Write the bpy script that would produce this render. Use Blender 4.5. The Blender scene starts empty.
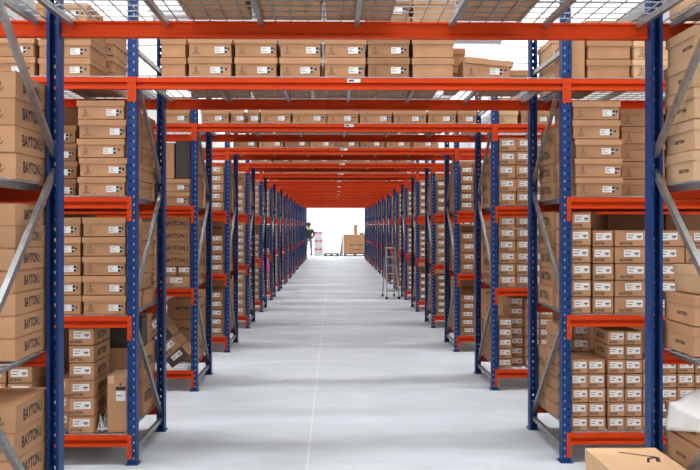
import bpy, bmesh, math, random
from mathutils import Vector, Matrix, Euler
R = random.Random(11)
PI = math.pi
C = bpy.context.scene.collection
scene = bpy.context.scene

# ------------------------------------------------------------------ materials
def new_mat(name):
    m = bpy.data.materials.new(name); m.use_nodes = True
    nt = m.node_tree
    return m, nt, nt.nodes['Principled BSDF']

def plain(name, col, rough=0.5, metal=0.0, spec=0.5):
    m, nt, b = new_mat(name)
    b.inputs['Base Color'].default_value = (*col, 1)
    b.inputs['Roughness'].default_value = rough
    b.inputs['Metallic'].default_value = metal
    b.inputs['Specular IOR Level'].default_value = spec
    return m

def worn(name, col, rough, metal=0.0, scale=18.0, lo=0.82, hi=1.12, rnd=0.0, bump=0.0, stretch=(1, 1, 1), spec=0.5):
    """a colour with noise wear, and a small tint of its own per object"""
    m, nt, b = new_mat(name)
    N, L = nt.nodes, nt.links
    tc = N.new('ShaderNodeTexCoord'); mp = N.new('ShaderNodeMapping'); mp.inputs['Scale'].default_value = stretch
    nz = N.new('ShaderNodeTexNoise'); nz.inputs['Scale'].default_value = scale; nz.inputs['Detail'].default_value = 5
    L.new(tc.outputs['Object'], mp.inputs['Vector']); L.new(mp.outputs[0], nz.inputs['Vector'])
    mr = N.new('ShaderNodeMapRange'); mr.inputs['From Min'].default_value = 0.3; mr.inputs['From Max'].default_value = 0.7
    mr.inputs['To Min'].default_value = lo; mr.inputs['To Max'].default_value = hi
    L.new(nz.outputs['Fac'], mr.inputs['Value'])
    val = mr.outputs[0]
    if rnd:
        oi = N.new('ShaderNodeObjectInfo'); m2 = N.new('ShaderNodeMapRange')
        m2.inputs['To Min'].default_value = 1 - rnd; m2.inputs['To Max'].default_value = 1 + rnd
        L.new(oi.outputs['Random'], m2.inputs['Value'])
        mu = N.new('ShaderNodeMath'); mu.operation = 'MULTIPLY'
        L.new(val, mu.inputs[0]); L.new(m2.outputs[0], mu.inputs[1]); val = mu.outputs[0]
    vm = N.new('ShaderNodeVectorMath'); vm.operation = 'SCALE'; vm.inputs[0].default_value = col
    L.new(val, vm.inputs['Scale']); L.new(vm.outputs[0], b.inputs['Base Color'])
    b.inputs['Roughness'].default_value = rough; b.inputs['Metallic'].default_value = metal
    b.inputs['Specular IOR Level'].default_value = spec
    if bump:
        bp = N.new('ShaderNodeBump'); bp.inputs['Strength'].default_value = bump; bp.inputs['Distance'].default_value = 0.002
        L.new(nz.outputs['Fac'], bp.inputs['Height']); L.new(bp.outputs[0], b.inputs['Normal'])
    return m

def glow(name, col, strength):
    m, nt, b = new_mat(name)
    b.inputs['Base Color'].default_value = (0.9, 0.9, 0.9, 1)
    b.inputs['Emission Color'].default_value = (*col, 1)
    b.inputs['Emission Strength'].default_value = strength
    return m

M = {}
M['kraft'] = worn('kraft_cardboard', (0.47, 0.255, 0.135), 0.82, scale=7, lo=0.9, hi=1.08, rnd=0.10, bump=0.05, spec=.15)
M['kraft_dark'] = worn('dark_kraft_cardboard', (0.33, 0.172, 0.088), 0.82, scale=7, lo=0.88, hi=1.1, rnd=0.10, bump=0.05, spec=.15)  # darker copy of kraft, also used as shade on set-back stacks
M['kraft_pale'] = worn('pale_kraft_cardboard', (0.67, 0.43, 0.25), 0.8, scale=7, lo=0.92, hi=1.06, rnd=0.06, bump=0.05, spec=.15)
M['ink'] = plain('black_ink', (0.025, 0.02, 0.018), 0.7)
M['ink_soft'] = plain('brown_black_ink', (0.10, 0.06, 0.04), 0.8)
M['ink_faint'] = plain('faint_brown_ink', (0.17, 0.095, 0.055), 0.8)
M['paper'] = plain('white_paper', (0.82, 0.82, 0.80), 0.7)
M['blue'] = worn('blue_powder_coat', (0.005, 0.037, 0.155), 0.42, spec=.25, scale=9, lo=0.85, hi=1.15)
M['orange'] = worn('orange_red_powder_coat', (0.60, 0.050, 0.006), 0.45, scale=5, lo=0.88, hi=1.08, stretch=(0.4, 1, 1), spec=.12)
M['zinc'] = worn('galvanised_steel', (0.44, 0.46, 0.47), 0.36, 0.9, scale=30, lo=0.8, hi=1.15)
M['steel'] = plain('bare_punched_steel', (0.66, 0.67, 0.68), 0.5, 0.3)
M['wire'] = plain('zinc_wire', (0.42, 0.43, 0.44), 0.45, 0.6)
M['black_card'] = worn('black_cardboard', (0.040, 0.032, 0.027), 0.6, scale=8, lo=0.8, hi=1.3)
M['film'] = worn('white_plastic_film', (0.80, 0.81, 0.82), 0.3, scale=12, lo=0.92, hi=1.05)
M['foam'] = worn('grey_white_packing_foam', (0.27, 0.27, 0.28), 0.7, scale=12, lo=0.9, hi=1.05)
M['white_box'] = plain('white_carton_board', (0.93, 0.93, 0.93), 0.6)
M['pink'] = worn('pink_plastic', (0.80, 0.10, 0.38), 0.45, scale=10)
M['wall'] = worn('white_wall_paint', (0.82, 0.83, 0.83), 0.8, scale=1.5, lo=0.95, hi=1.03)
M['ceiling'] = plain('white_ceiling_sheet', (0.80, 0.81, 0.82), 0.7)
M['wood'] = worn('pallet_wood', (0.11, 0.08, 0.055), 0.8, scale=9, stretch=(1, 6, 1))
M['red_print'] = plain('red_print', (0.72, 0.03, 0.14), 0.6)
M['skin'] = plain('skin', (0.55, 0.33, 0.24), 0.6)
M['hair'] = plain('dark_hair', (0.03, 0.022, 0.018), 0.7)
M['jacket'] = plain('black_jacket', (0.022, 0.024, 0.026), 0.8)
M['vest'] = plain('lime_collar', (0.55, 0.62, 0.20), 0.7)
M['trousers'] = plain('grey_trousers', (0.27, 0.28, 0.30), 0.85)
M['alu'] = plain('ladder_aluminium', (0.45, 0.42, 0.38), 0.4, 0.6)
M['rubber'] = plain('black_rubber', (0.02, 0.02, 0.02), 0.8)
M['sky'] = glow('daylit_roof_panel', (1.0, 1.0, 1.0), 9.0)
M['added_rear_glow'] = glow('added_rear_light', (1.0, 1.0, 1.0), 4.0)
M['added_side_glow'] = glow('added_side_light', (1.0, 1.0, 1.0), 27.0)
M['sky_front'] = glow('daylit_front_roof_panel', (1.0, 1.0, 1.0), 7.0)
M['gate'] = glow('daylit_gate_panel', (1.0, 1.0, 1.0), 5.5)

def floor_mat():
    m, nt, b = new_mat('polished_concrete')
    N, L = nt.nodes, nt.links
    tc = N.new('ShaderNodeTexCoord')
    def noise(scale, sx, sy, det=6, dist=0.0):
        mp = N.new('ShaderNodeMapping'); mp.inputs['Scale'].default_value = (sx, sy, 1)
        nz = N.new('ShaderNodeTexNoise'); nz.inputs['Scale'].default_value = scale; nz.inputs['Detail'].default_value = det
        nz.inputs['Distortion'].default_value = dist
        L.new(tc.outputs['Object'], mp.inputs[0]); L.new(mp.outputs[0], nz.inputs['Vector'])
        return nz.outputs['Fac']
    a = noise(0.9, 0.5, 1.6, 8, 0.6); c = noise(5.0, 0.7, 1.3, 6, 0.3); e = noise(60, 1, 1, 3)
    def mr(s, lo, hi):
        n = N.new('ShaderNodeMapRange'); n.inputs['From Min'].default_value = 0.3; n.inputs['From Max'].default_value = 0.7
        n.inputs['To Min'].default_value = lo; n.inputs['To Max'].default_value = hi; L.new(s, n.inputs['Value']); return n.outputs[0]
    def mul(x, y):
        n = N.new('ShaderNodeMath'); n.operation = 'MULTIPLY'; L.new(x, n.inputs[0]); L.new(y, n.inputs[1]); return n.outputs[0]
    v = mul(mul(mr(a, 0.76, 1.10), mr(c, 0.90, 1.08)), mr(e, 0.97, 1.03))
    # saw-cut joints filled with pale mortar: one along the aisle, some across
    sep = N.new('ShaderNodeSeparateXYZ'); L.new(tc.outputs['Object'], sep.inputs[0])
    def joint(sock, at, wdt):
        s = N.new('ShaderNodeMath'); s.operation = 'SUBTRACT'; s.inputs[1].default_value = at; L.new(sock, s.inputs[0])
        ab = N.new('ShaderNodeMath'); ab.operation = 'ABSOLUTE'; L.new(s.outputs[0], ab.inputs[0])
        lt = N.new('ShaderNodeMath'); lt.operation = 'LESS_THAN'; lt.inputs[1].default_value = wdt; L.new(ab.outputs[0], lt.inputs[0])
        return lt.outputs[0]
    j = joint(sep.outputs['X'], -0.272, 0.005)
    vm = N.new('ShaderNodeVectorMath'); vm.operation = 'SCALE'; vm.inputs[0].default_value = (0.51, 0.56, 0.60)
    L.new(v, vm.inputs['Scale'])
    mx = N.new('ShaderNodeMix'); mx.data_type = 'RGBA'
    jm = N.new('ShaderNodeMath'); jm.operation = 'MULTIPLY'; jm.inputs[1].default_value = 0.4; L.new(j, jm.inputs[0])
    L.new(jm.outputs[0], mx.inputs[0]); L.new(vm.outputs[0], mx.inputs[6]); mx.inputs[7].default_value = (0.80, 0.81, 0.81, 1)
    L.new(mx.outputs[2], b.inputs['Base Color'])
    r = mr(c, 0.34, 0.55); L.new(r, b.inputs['Roughness'])
    b.inputs['Specular IOR Level'].default_value = 0.45
    return m
M['floor'] = floor_mat()

# ------------------------------------------------------------------ mesh helpers
class MB:
    def __init__(s): s.v, s.f, s.m, s.mats = [], [], [], []
    def mi(s, mat):
        mat = M[mat] if isinstance(mat, str) else mat
        if mat not in s.mats: s.mats.append(mat)
        return s.mats.index(mat)
    def face(s, pts, mat):
        b = len(s.v); s.v += [tuple(p) for p in pts]; s.f.append(tuple(range(b, b + len(pts)))); s.m.append(s.mi(mat)); return s
    def box(s, x0, x1, y0, y1, z0, z1, mat, M4=None, skip=''):
        p = [(x0, y0, z0), (x1, y0, z0), (x1, y1, z0), (x0, y1, z0), (x0, y0, z1), (x1, y0, z1), (x1, y1, z1), (x0, y1, z1)]
        if M4 is not None: p = [tuple(M4 @ Vector(q)) for q in p]
        b = len(s.v); s.v += p; k = s.mi(mat)
        for n, q in (('b', (3, 2, 1, 0)), ('t', (4, 5, 6, 7)), ('f', (0, 1, 5, 4)), ('r', (1, 2, 6, 5)), ('k', (2, 3, 7, 6)), ('l', (3, 0, 4, 7))):
            if n in skip: continue
            s.f.append(tuple(b + i for i in q)); s.m.append(k)
        return s
    def bar(s, a, b, w, h, mat, up=(0, 0, 1)):
        """a rectangular bar from a to b"""
        a, b = Vector(a), Vector(b); d = b - a; ln = d.length; z = d.normalized(); u = Vector(up)
        x = u.cross(z)
        if x.length < 1e-4: x = Vector((1, 0, 0)).cross(z)
        x.normalize(); y = z.cross(x)
        m = Matrix((x, y, z)).transposed().to_4x4(); m.translation = a
        return s.box(-w / 2, w / 2, -h / 2, h / 2, 0, ln, mat, m)
    def tube(s, a, b, r, mat, n=8, r2=None, cap=True):
        a, b = Vector(a), Vector(b); z = (b - a).normalized(); x = z.orthogonal().normalized(); y = z.cross(x); r2 = r if r2 is None else r2
        i = len(s.v); k = s.mi(mat)
        for p, q in ((a, r), (b, r2)):
            for t in range(n):
                an = 2 * PI * t / n; s.v.append(tuple(p + x * q * math.cos(an) + y * q * math.sin(an)))
        for t in range(n):
            u = (t + 1) % n; s.f.append((i + t, i + u, i + n + u, i + n + t)); s.m.append(k)
        if cap:
            s.f.append(tuple(i + t for t in reversed(range(n)))); s.m.append(k)
            s.f.append(tuple(i + n + t for t in range(n))); s.m.append(k)
        return s
    def prism_x(s, prof, x0, x1, mat):
        """profile [(y, z)] swept along x"""
        n = len(prof); i = len(s.v); k = s.mi(mat)
        s.v += [(x0, p[0], p[1]) for p in prof] + [(x1, p[0], p[1]) for p in prof]
        for t in range(n):
            u = (t + 1) % n; s.f.append((i + t, i + u, i + n + u, i + n + t)); s.m.append(k)
        s.f.append(tuple(i + t for t in range(n))); s.m.append(k); s.f.append(tuple(i + n + t for t in reversed(range(n)))); s.m.append(k)
        return s
    def mesh(s, name, bevel=0.0, smooth=False):
        me = bpy.data.meshes.new(name); me.from_pydata(s.v, [], s.f)
        for mt in s.mats: me.materials.append(mt)
        me.polygons.foreach_set('material_index', s.m)
        if bevel:
            bm = bmesh.new(); bm.from_mesh(me)
            bmesh.ops.bevel(bm, geom=bm.edges[:], offset=bevel, segments=1, affect='EDGES', clamp_overlap=True)
            bm.to_mesh(me); bm.free()
        bm = bmesh.new(); bm.from_mesh(me); bmesh.ops.recalc_face_normals(bm, faces=bm.faces[:]); bm.to_mesh(me); bm.free()
        if smooth:
            for p in me.polygons: p.use_smooth = True
        me.update(); return me

def obj(name, me, parent=None, loc=(0, 0, 0), rot=(0, 0, 0), scale=None):
    if isinstance(me, MB): me = me.mesh(name)
    o = bpy.data.objects.new(name, me); C.objects.link(o)
    o.location = loc; o.rotation_euler = rot
    if scale: o.scale = scale
    if parent: o.parent = parent
    return o
def tag(o, label, cat, group=None, kind=None):
    o['label'] = label; o['category'] = cat
    if group: o['group'] = group
    if kind: o['kind'] = kind
    return o
def thing(name, label, cat, loc=(0, 0, 0), rotz=0.0, group=None):
    o = bpy.data.objects.new(name, None); C.objects.link(o); o.location = loc; o.rotation_euler = (0, 0, rotz)
    o.empty_display_size = 0.1
    return tag(o, label, cat, group)
def struct(name, mb):
    o = obj(name, mb); o['kind'] = 'structure'; return o

# ------------------------------------------------------------------ layout
HALF = 1.35; POST = 0.055; D = 0.964; PITCH = 2.3984; Y1 = 5.382
LV = [0.188, 0.938, 1.690, 2.444]
DECK = 0.010
BAYW = 2.6
NROWS = 16
LSPREAD = 62
def yf(n): return Y1 + (n - 1) * PITCH
ORD = ['first', 'second', 'third', 'fourth', 'fifth', 'sixth', 'seventh', 'eighth', 'ninth', 'tenth', 'eleventh', 'twelfth', 'thirteenth', 'fourteenth', 'fifteenth', 'sixteenth']
SIDE = {-1: 'worker-side', 1: 'ladder-side'}
SHELF = ['bottom shelf', 'second shelf', 'third shelf', 'top shelf']

# ------------------------------------------------------------------ camera (44 mm lens, eye 1.5 m, aimed a touch off the aisle axis)
cam = bpy.data.cameras.new('camera'); co = bpy.data.objects.new('camera', cam); C.objects.link(co)
co.location = (-0.1068, 0, 1.504); co.rotation_euler = (PI / 2, 0, -0.0195)
cam.sensor_width = 36; cam.lens = 850 / 700 * 36; cam.shift_y = -8.42 / 700 * 1.0
cam.clip_end = 200; scene.camera = co

# ------------------------------------------------------------------ the hall
HX0, HX1, HY0, HY1, HZ = -7.5, 7.5, -7.0, 47.0, 6.6
struct('floor', MB().box(HX0, HX1, HY0, HY1, -0.2, 0, 'floor'))
WY0, WY1, WZ0, WZ1 = -6.4, 1.6, 3.2, 6.3
struct('wall_left', MB().box(HX0 - .2, HX0, HY0, WY0, -.2, HZ, 'wall').box(HX0 - .2, HX0, WY1, HY1, -.2, HZ, 'wall').box(HX0 - .2, HX0, WY0, WY1, WZ1, HZ, 'wall').box(HX0 - .2, HX0, WY0, WY1, -.2, WZ0, 'wall'))
fr = MB()
for i in range(6): fr.box(HX0 - .10, HX0 - .02, WY0 + i * 1.6 - .03, WY0 + i * 1.6 + .03, WZ0, WZ1, 'zinc')
for i in range(4): fr.box(HX0 - .09, HX0 - .03, WY0, WY1, WZ0 + i * (WZ1 - WZ0 - .06) / 3, WZ0 + i * (WZ1 - WZ0 - .06) / 3 + .06, 'zinc')
struct('trim_2', fr)
struct('window_40', MB().box(HX0 - .16, HX0 - .12, WY0, WY1, WZ0, WZ1, 'added_side_glow'))  # unseen window added to brighten the ladder-side cartons of the first rack
struct('wall_right', MB().box(HX1, HX1 + 0.2, HY0, HY1, -0.2, HZ, 'wall'))
# wall behind the viewpoint with unseen windows added to light the carton fronts
BX0, BX1, BZ0, BZ1 = -7.0, 1.0, 3.0, 6.2
struct('wall_back', MB().box(HX0 - .2, BX0, HY0 - .2, HY0, -.2, HZ, 'wall').box(BX1, HX1 + .2, HY0 - .2, HY0, -.2, HZ, 'wall').box(BX0, BX1, HY0 - .2, HY0, BZ1, HZ, 'wall').box(BX0, BX1, HY0 - .2, HY0, -.2, BZ0, 'wall'))
fr = MB()
for i in range(6): fr.box(BX0 + i * 1.6 - .03, BX0 + i * 1.6 + .03, HY0 - .10, HY0 - .02, BZ0, BZ1, 'zinc')
for i in range(4): fr.box(BX0, BX1, HY0 - .09, HY0 - .03, BZ0 + i * (BZ1 - BZ0 - .06) / 3, BZ0 + i * (BZ1 - BZ0 - .06) / 3 + .06, 'zinc')
struct('trim_1', fr)
struct('window_41', MB().box(BX0, BX1, HY0 - .16, HY0 - .12, BZ0, BZ1, 'added_rear_glow'))
# end wall with a wide daylit gate
GX, GZ = 4.0, 4.6
w = MB(); w.box(HX0 - .2, -GX, HY1, HY1 + .2, -.2, HZ, 'wall').box(GX, HX1 + .2, HY1, HY1 + .2, -.2, HZ, 'wall').box(-GX, GX, HY1, HY1 + .2, GZ, HZ, 'wall')
struct('wall_end', w)
struct('door_1', MB().box(-GX, GX, HY1 + .08, HY1 + .12, 0, GZ, 'gate'))
struct('baseboard_left', MB().box(HX0, HX0 + .015, HY0, HY1, 0, .12, 'zinc'))
struct('baseboard_right', MB().box(HX1 - .015, HX1, HY0, HY1, 0, .12, 'zinc'))
cl = MB(); cl.box(HX0 - .2, HX1 + .2, HY0 - .2, HY1 + .2, HZ + .12, HZ + .3, 'ceiling')
y = HY0 - .2
k = 0
PAN = []
while y < HY1:
    y2 = min(y + 2.4, HY1 + .2)
    cl.box(HX0 - .2, HX1 + .2, y, y + 0.12, HZ, HZ + .12, 'ceiling')
    PAN.append((y + 0.12, y2)); y = y2
struct('ceiling', cl)
for i, (a, b) in enumerate(PAN):
    if b - a < .1: continue
    if b < 3.6:
        struct('window_%d' % (i + 1), MB().box(-6.9, 6.9, a, b, HZ + .03, HZ + .05, 'sky_front')); continue
    struct('window_%d' % (i + 1), MB().box(-6.9, -3.1, a, b, HZ + .03, HZ + .05, 'sky').box(3.1, 6.9, a, b, HZ + .03, HZ + .05, 'sky'))

# strip lights under the roof, one over each picking aisle, louvred so that they shine downwards
for n in range(-1, NROWS + 3):
    yc = yf(n) - (PITCH - D) / 2
    t = thing('strip_light', 'white louvred strip light under the roof over the picking aisle before the %s rack' % (ORD[n] if 0 <= n < NROWS else 'next'), 'ceiling light', (0, yc, 6.2), 0, 'strip lights under the roof')
    if n < 0: t['label'] = 'white louvred strip light under the roof behind the viewpoint'
    if n >= NROWS: t['label'] = 'added louvred strip light under the roof past the last rack, %s beyond it' % ORD[n - NROWS]  # extra lamps added to brighten the white cartons at the end
    obj('housing', MB().box(-4.2, 4.2, -.26, .26, .04, .10, 'ceiling').box(-4.2, 4.2, -.26, -.245, -.04, .04, 'ceiling').box(-4.2, 4.2, .245, .26, -.04, .04, 'ceiling').mesh('housing'), t)
    for hx in (-3.2, 0, 3.2): obj('hanger', MB().tube((hx, 0, .10), (hx, 0, .42), .008, 'zinc').mesh('hanger'), t)
    li = bpy.data.lights.new('strip_lamp', 'AREA'); li.shape = 'RECTANGLE'; li.size = 8.2; li.size_y = .46; li.energy = 450 if n < 4 else 330 if n < NROWS else 650; li.spread = math.radians(LSPREAD if n < 4 else 88); li.color = (1, 1, 1)
    lo = bpy.data.objects.new('strip_lamp', li); C.objects.link(lo); lo.parent = t; lo.location = (0, 0, .03)

# ------------------------------------------------------------------ rack meshes (shared)
TOP = 3.0
def upright_mesh(rear, sx):
    """C-profile post, web at y=0, flanges running to +y (front) or -y (rear); x from 0 outwards"""
    mb = MB(); dd = -0.075 if rear else 0.075; t = 0.003
    W = POST; pitch = 0.05
    # web with two columns of punched slots
    c1, c2, hw = 0.015, 0.040, 0.0042
    xs = [0, c1 - hw, c1 + hw, c2 - hw, c2 + hw, W]
    n = int(TOP / pitch)
    for i in range(5):
        if i in (0, 2, 4):
            mb.box(sx * xs[i], sx * xs[i + 1], 0, math.copysign(t, dd), 0, TOP, 'blue')
    for i, col in ((1, 'in'), (3, 'out')):
        z = 0
        for q in range(n):
            z0 = q * pitch
            mb.box(sx * xs[i], sx * xs[i + 1], 0, math.copysign(t, dd), z0, z0 + 0.035, 'blue', skip='rl')
            if not rear and i == 1:       # bare steel tongue seen in each slot
                mb.face([(sx * xs[i], math.copysign(.0035, dd), z0 + .035), (sx * xs[i + 1], math.copysign(.0035, dd), z0 + .031),
                         (sx * xs[i + 1], math.copysign(.0035, dd), z0 + .05), (sx * xs[i], math.copysign(.0035, dd), z0 + .05)], 'steel')
    for xa, xb in ((0, t), (W - t, W)):
        mb.box(sx * xa, sx * xb, math.copysign(t, dd), dd, 0, TOP, 'blue')
    for xa, xb in ((t, 0.014), (W - 0.014, W - t)):
        mb.box(sx * xa, sx * xb, dd - math.copysign(t, dd), dd, 0, TOP, 'blue')
    return mb.mesh('upright')
UP = {(r, s): upright_mesh(r, s) for r in (0, 1) for s in (-1, 1)}
foot = MB().box(-.012, POST + .012, -.012, .095, 0, .005, 'blue').mesh('foot_plate')
def beam_mesh(L):
    # stepped beam: bright upper band, recessed groove, lower lip (face towards -y)
    pr = [(0, 0), (0, -.029), (.024, -.031), (.024, -.050), (0, -.052), (0, -.072), (.046, -.072), (.046, -.060), (.034, -.056), (.034, -.012), (.046, -.008), (.046, 0)]
    return MB().prism_x(pr, -L / 2, L / 2, 'orange').mesh('beam')
BM_T = beam_mesh(2 * HALF - .002); BM_S = beam_mesh(BAYW - .002)
def plate_mesh():
    mb = MB(); mb.box(0, .027, -.006, -.001, -.152, .004, 'orange')
    for q in range(3):
        z = -.022 - q * .05
        mb.box(.010, .017, -.0072, -.006, z - .012, z, 'ink_soft')
    return mb.mesh('end_plate')
PLATE = plate_mesh()
STICK = MB().box(-.042, .042, -.0016, -.0006, -.028, -.004, 'paper').box(-.034, .0, -.002, -.0016, -.022, -.010, 'ink_soft').mesh('load_sticker')
def strut_mesh(a, b):
    mb = MB(); a, b = Vector(a), Vector(b); d = (b - a).normalized()
    n = Vector((1, 0, 0)).cross(d).normalized()
    # open C strut: web towards the aisle, two lips
    for off, wx, wn in ((Vector((0, 0, 0)), .003, .030), (n * .0135 + Vector((.011, 0, 0)), .022, .003), (-n * .0135 + Vector((.011, 0, 0)), .022, .003)):
        mb.bar(a + off, b + off, wn, wx, 'zinc', up=(1, 0, 0))
    return mb
def deck_mesh(L, step, cross, bars):
    """wire mesh deck on galvanised cross bars; centred in x, y from 0 to D"""
    mb = MB(); r = 0.0024
    n = max(2, round(L / step))
    for i in range(n + 1):
        x = -L / 2 + .004 + (L - .008) * i / n
        mb.box(x - r, x + r, .004, D - .004, .0012, .0012 + 2 * r, 'wire')
    m = max(2, round(D / cross))
    for i in range(m + 1):
        y = .008 + (D - .016) * i / m
        mb.box(-L / 2, L / 2, y - r, y + r, .0045, .0045 + 2 * r, 'wire')
    for i in range(bars):
        x = -L / 2 + .045 + (L - .09) * i / (bars - 1)
        mb.box(x - .011, x + .011, .047, D - .047, -.026, .0008, 'zinc')
        mb.box(x - .014, x + .014, .0, .049, -.0, .0008, 'zinc')
    return mb.mesh('wire_deck')
DK = {}
def deck(L, fine):
    k = (round(L, 3), fine)
    if k not in DK: DK[k] = deck_mesh(L, .075 if fine else .15, .096 if fine else .19, 7)
    return DK[k]

struts = {}
for s in (-1, 1):
    ya, yb = .04, D - .04
    xs_ = s * (HALF + .020)
    for nm, a, b in (('low', (xs_, ya, .085), (xs_, yb, .085)), ('d1', (xs_, ya, .93), (xs_, yb, .12)), ('d2', (xs_, ya, 1.00), (xs_, yb, 1.76)),
                     ('d3', (xs_, ya, 2.55), (xs_, yb, 1.83)), ('top', (xs_, ya, 2.64), (xs_, yb, 2.64))):
        mb = strut_mesh(a, b)
        if s < 0:
            mb.v = [(2 * xs_ - v[0], v[1], v[2]) for v in mb.v]
        struts[s, nm] = mb.mesh('brace')

ROWS = []
for n in range(NROWS):
    rk = thing('pallet_rack', '%s rack row from the camera, blue posts and orange beams bridging the aisle' % ORD[n], 'rack', (0, yf(n), 0), 0, 'rack rows spanning the aisle')
    if n == 0: rk['label'] = 'first rack row, cut by the picture edge, blue posts and orange beams bridging the aisle'
    if n == NROWS - 1: rk['label'] = 'last rack row by the bright end wall, blue posts and orange beams bridging the aisle'
    ROWS.append(rk)
    fine = n < 3
    for s in (-1, 1):
        for xi in (HALF, HALF + POST + BAYW):
            for rear in (0, 1):
                o = obj('upright', UP[rear, s], rk, (s * xi, D if rear else 0, 0))
                obj('foot_plate', foot, o, (0 if s > 0 else -POST, (-.083 if rear else 0), 0))
            if n > 7 and xi > HALF: continue
            for nm in ('low', 'd1', 'd2', 'd3', 'top'):
                obj('brace', struts[s, nm], rk, (s * (xi - HALF), 0, 0))
        cx = s * (HALF + POST + BAYW / 2)
        for lv in LV:
            for rear in (0, 1):
                b = obj('beam', BM_S, rk, (cx, D if rear else 0, lv), (0, 0, PI if rear else 0))
                for e in (-1, 1):
                    if n > 7 and e == s: continue
                    # plate overlaps the outer half of the post beside the beam end
                    ex = e * (BAYW / 2) if not rear else e * (BAYW / 2)
                    obj('end_plate', PLATE, b, (ex if e > 0 else ex - .027, 0, 0))
            obj('wire_deck', deck(BAYW - .01, fine), rk, (cx, 0, lv))
    for rear in (0, 1):
        b = obj('beam', BM_T, rk, (0, D if rear else 0, LV[3]), (0, 0, PI if rear else 0))
        for e in (-1, 1):
            obj('end_plate', PLATE, b, (HALF if e > 0 else -HALF - .027, 0, 0))
        if not rear: obj('load_sticker', STICK, b, (0.02 + R.uniform(-.02, .02), 0, 0))
    obj('wire_deck', deck(2 * HALF - .01, fine), rk, (0, 0, LV[3]))

# ------------------------------------------------------------------ lettering and marks
def text_mesh(txt, bold=0.02):
    cu = bpy.data.curves.new('text', 'FONT'); cu.body = txt; cu.size = 1; cu.offset = bold; cu.extrude = 0.0
    cu.align_x = 'CENTER'; cu.align_y = 'CENTER'; cu.resolution_u = 3
    o = bpy.data.objects.new('text', cu); C.objects.link(o)
    dg = bpy.context.evaluated_depsgraph_get(); dg.update()
    me = bpy.data.meshes.new_from_object(o.evaluated_get(dg))
    bpy.data.objects.remove(o); bpy.data.curves.remove(cu)
    # stand it up: x right, z up, facing -y; narrow letters
    for v in me.vertices: v.co = Vector((v.co.x * 0.86, 0, v.co.y))
    return me
def anchor_into(bm_, cx, cz, s):
    """a small anchor mark of flat strips in the xz plane"""
    def q(a, b, c, d): bm_.face([(cx + p[0] * s, 0, cz + p[1] * s) for p in (a, b, c, d)], 'ink')
    q((-.05, -.45), (.05, -.45), (.05, .25), (-.05, .25))
    q((-.22, .1), (.22, .1), (.22, .19), (-.22, .19))
    for i in range(8):
        a0, a1 = 2 * PI * i / 8, 2 * PI * (i + 1) / 8
        q((.07 * math.cos(a0), .36 + .07 * math.sin(a0)), (.14 * math.cos(a0), .36 + .14 * math.sin(a0)), (.14 * math.cos(a1), .36 + .14 * math.sin(a1)), (.07 * math.cos(a1), .36 + .07 * math.sin(a1)))
    for i in range(6):
        a0, a1 = PI + PI * i / 6, PI + PI * (i + 1) / 6
        q((.30 * math.cos(a0), -.12 + .30 * math.sin(a0)), (.40 * math.cos(a0), -.12 + .40 * math.sin(a0)), (.40 * math.cos(a1), -.12 + .40 * math.sin(a1)), (.30 * math.cos(a1), -.12 + .30 * math.sin(a1)))
word = text_mesh('BAYTON', 0.034)
def word_anchor():
    bm = bmesh.new(); bm.from_mesh(word)
    x1 = max(v.co.x for v in bm.verts)
    me = bpy.data.meshes.new('lettering'); bm.to_mesh(me); bm.free()
    mb = MB(); anchor_into(mb, x1 + .38, 0.0, .72)
    a = mb.mesh('a')
    bm = bmesh.new(); bm.from_mesh(me); bm.from_mesh(a)
    sh = (max(v.co.x for v in bm.verts) + min(v.co.x for v in bm.verts)) / 2
    for v in bm.verts: v.co.x -= sh
    bm.to_mesh(me); bm.free()
    me.materials.clear(); me.materials.append(M['ink'])
    for p in me.polygons: p.material_index = 0
    return me
LETTER = word_anchor()
LW = max(v.co.x for v in LETTER.vertices) - min(v.co.x for v in LETTER.vertices)
small = text_mesh('BAYTON', 0.075); small.materials.clear(); small.materials.append(M['ink_soft'])
for p in small.polygons: p.material_index = 0
SW = max(v.co.x for v in small.vertices) - min(v.co.x for v in small.vertices)
dark_word = word.copy(); dark_word.materials.clear(); dark_word.materials.append(M['ink'])
for p in dark_word.polygons: p.material_index = 0
def emblem_mesh():
    mb = MB(); anchor_into(mb, 0, .15, .75)
    me = mb.mesh('emblem'); bm = bmesh.new(); bm.from_mesh(me)
    t = bmesh.new(); t.from_mesh(word)
    for v in t.verts: v.co = Vector((v.co.x * .28, 0, v.co.z * .28 - .42))
    tm = bpy.data.meshes.new('t'); t.to_mesh(tm); t.free(); bm.from_mesh(tm); bm.to_mesh(me); bm.free()
    me.materials.clear(); me.materials.append(M['ink_faint'])
    for p in me.polygons: p.material_index = 0
    return me
EMBLEM = emblem_mesh()
def sticker_mesh():
    """address label: white paper with print lines, black block beside it; unit: metres, centred"""
    mb = MB(); mb.box(-.040, .018, -.0008, 0, -.020, .020, 'paper')
    mb.box(.018, .040, -.0008, 0, -.020, .020, 'paper')
    mb.box(.022, .039, -.0012, -.0008, -.020, -.004, 'ink').box(.022, .039, -.0012, -.0008, .001, .019, 'ink')
    for i, wd in enumerate((.030, .022, .034)):
        mb.box(-.036, -.036 + wd, -.0010, -.0008, .010 - i * .010, .0125 - i * .010, 'ink_soft')
    return mb.mesh('sticker')
STICKER = sticker_mesh()
def longlabel_mesh():
    mb = MB(); mb.box(-.5, .5, -.0008, 0, -.5, .5, 'paper')
    mb.box(-.44, -.05, -.0011, -.0008, .16, .26, 'ink_faint').box(-.44, -.14, -.0011, -.0008, -.22, -.10, 'ink_faint')
    mb.box(.14, .42, -.0011, -.0008, -.10, .10, 'ink_soft').box(.2, .36, -.0011, -.0008, -.26, -.16, 'ink_soft')
    return mb.mesh('label')
LONG = longlabel_mesh()
DOT = MB()
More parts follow.
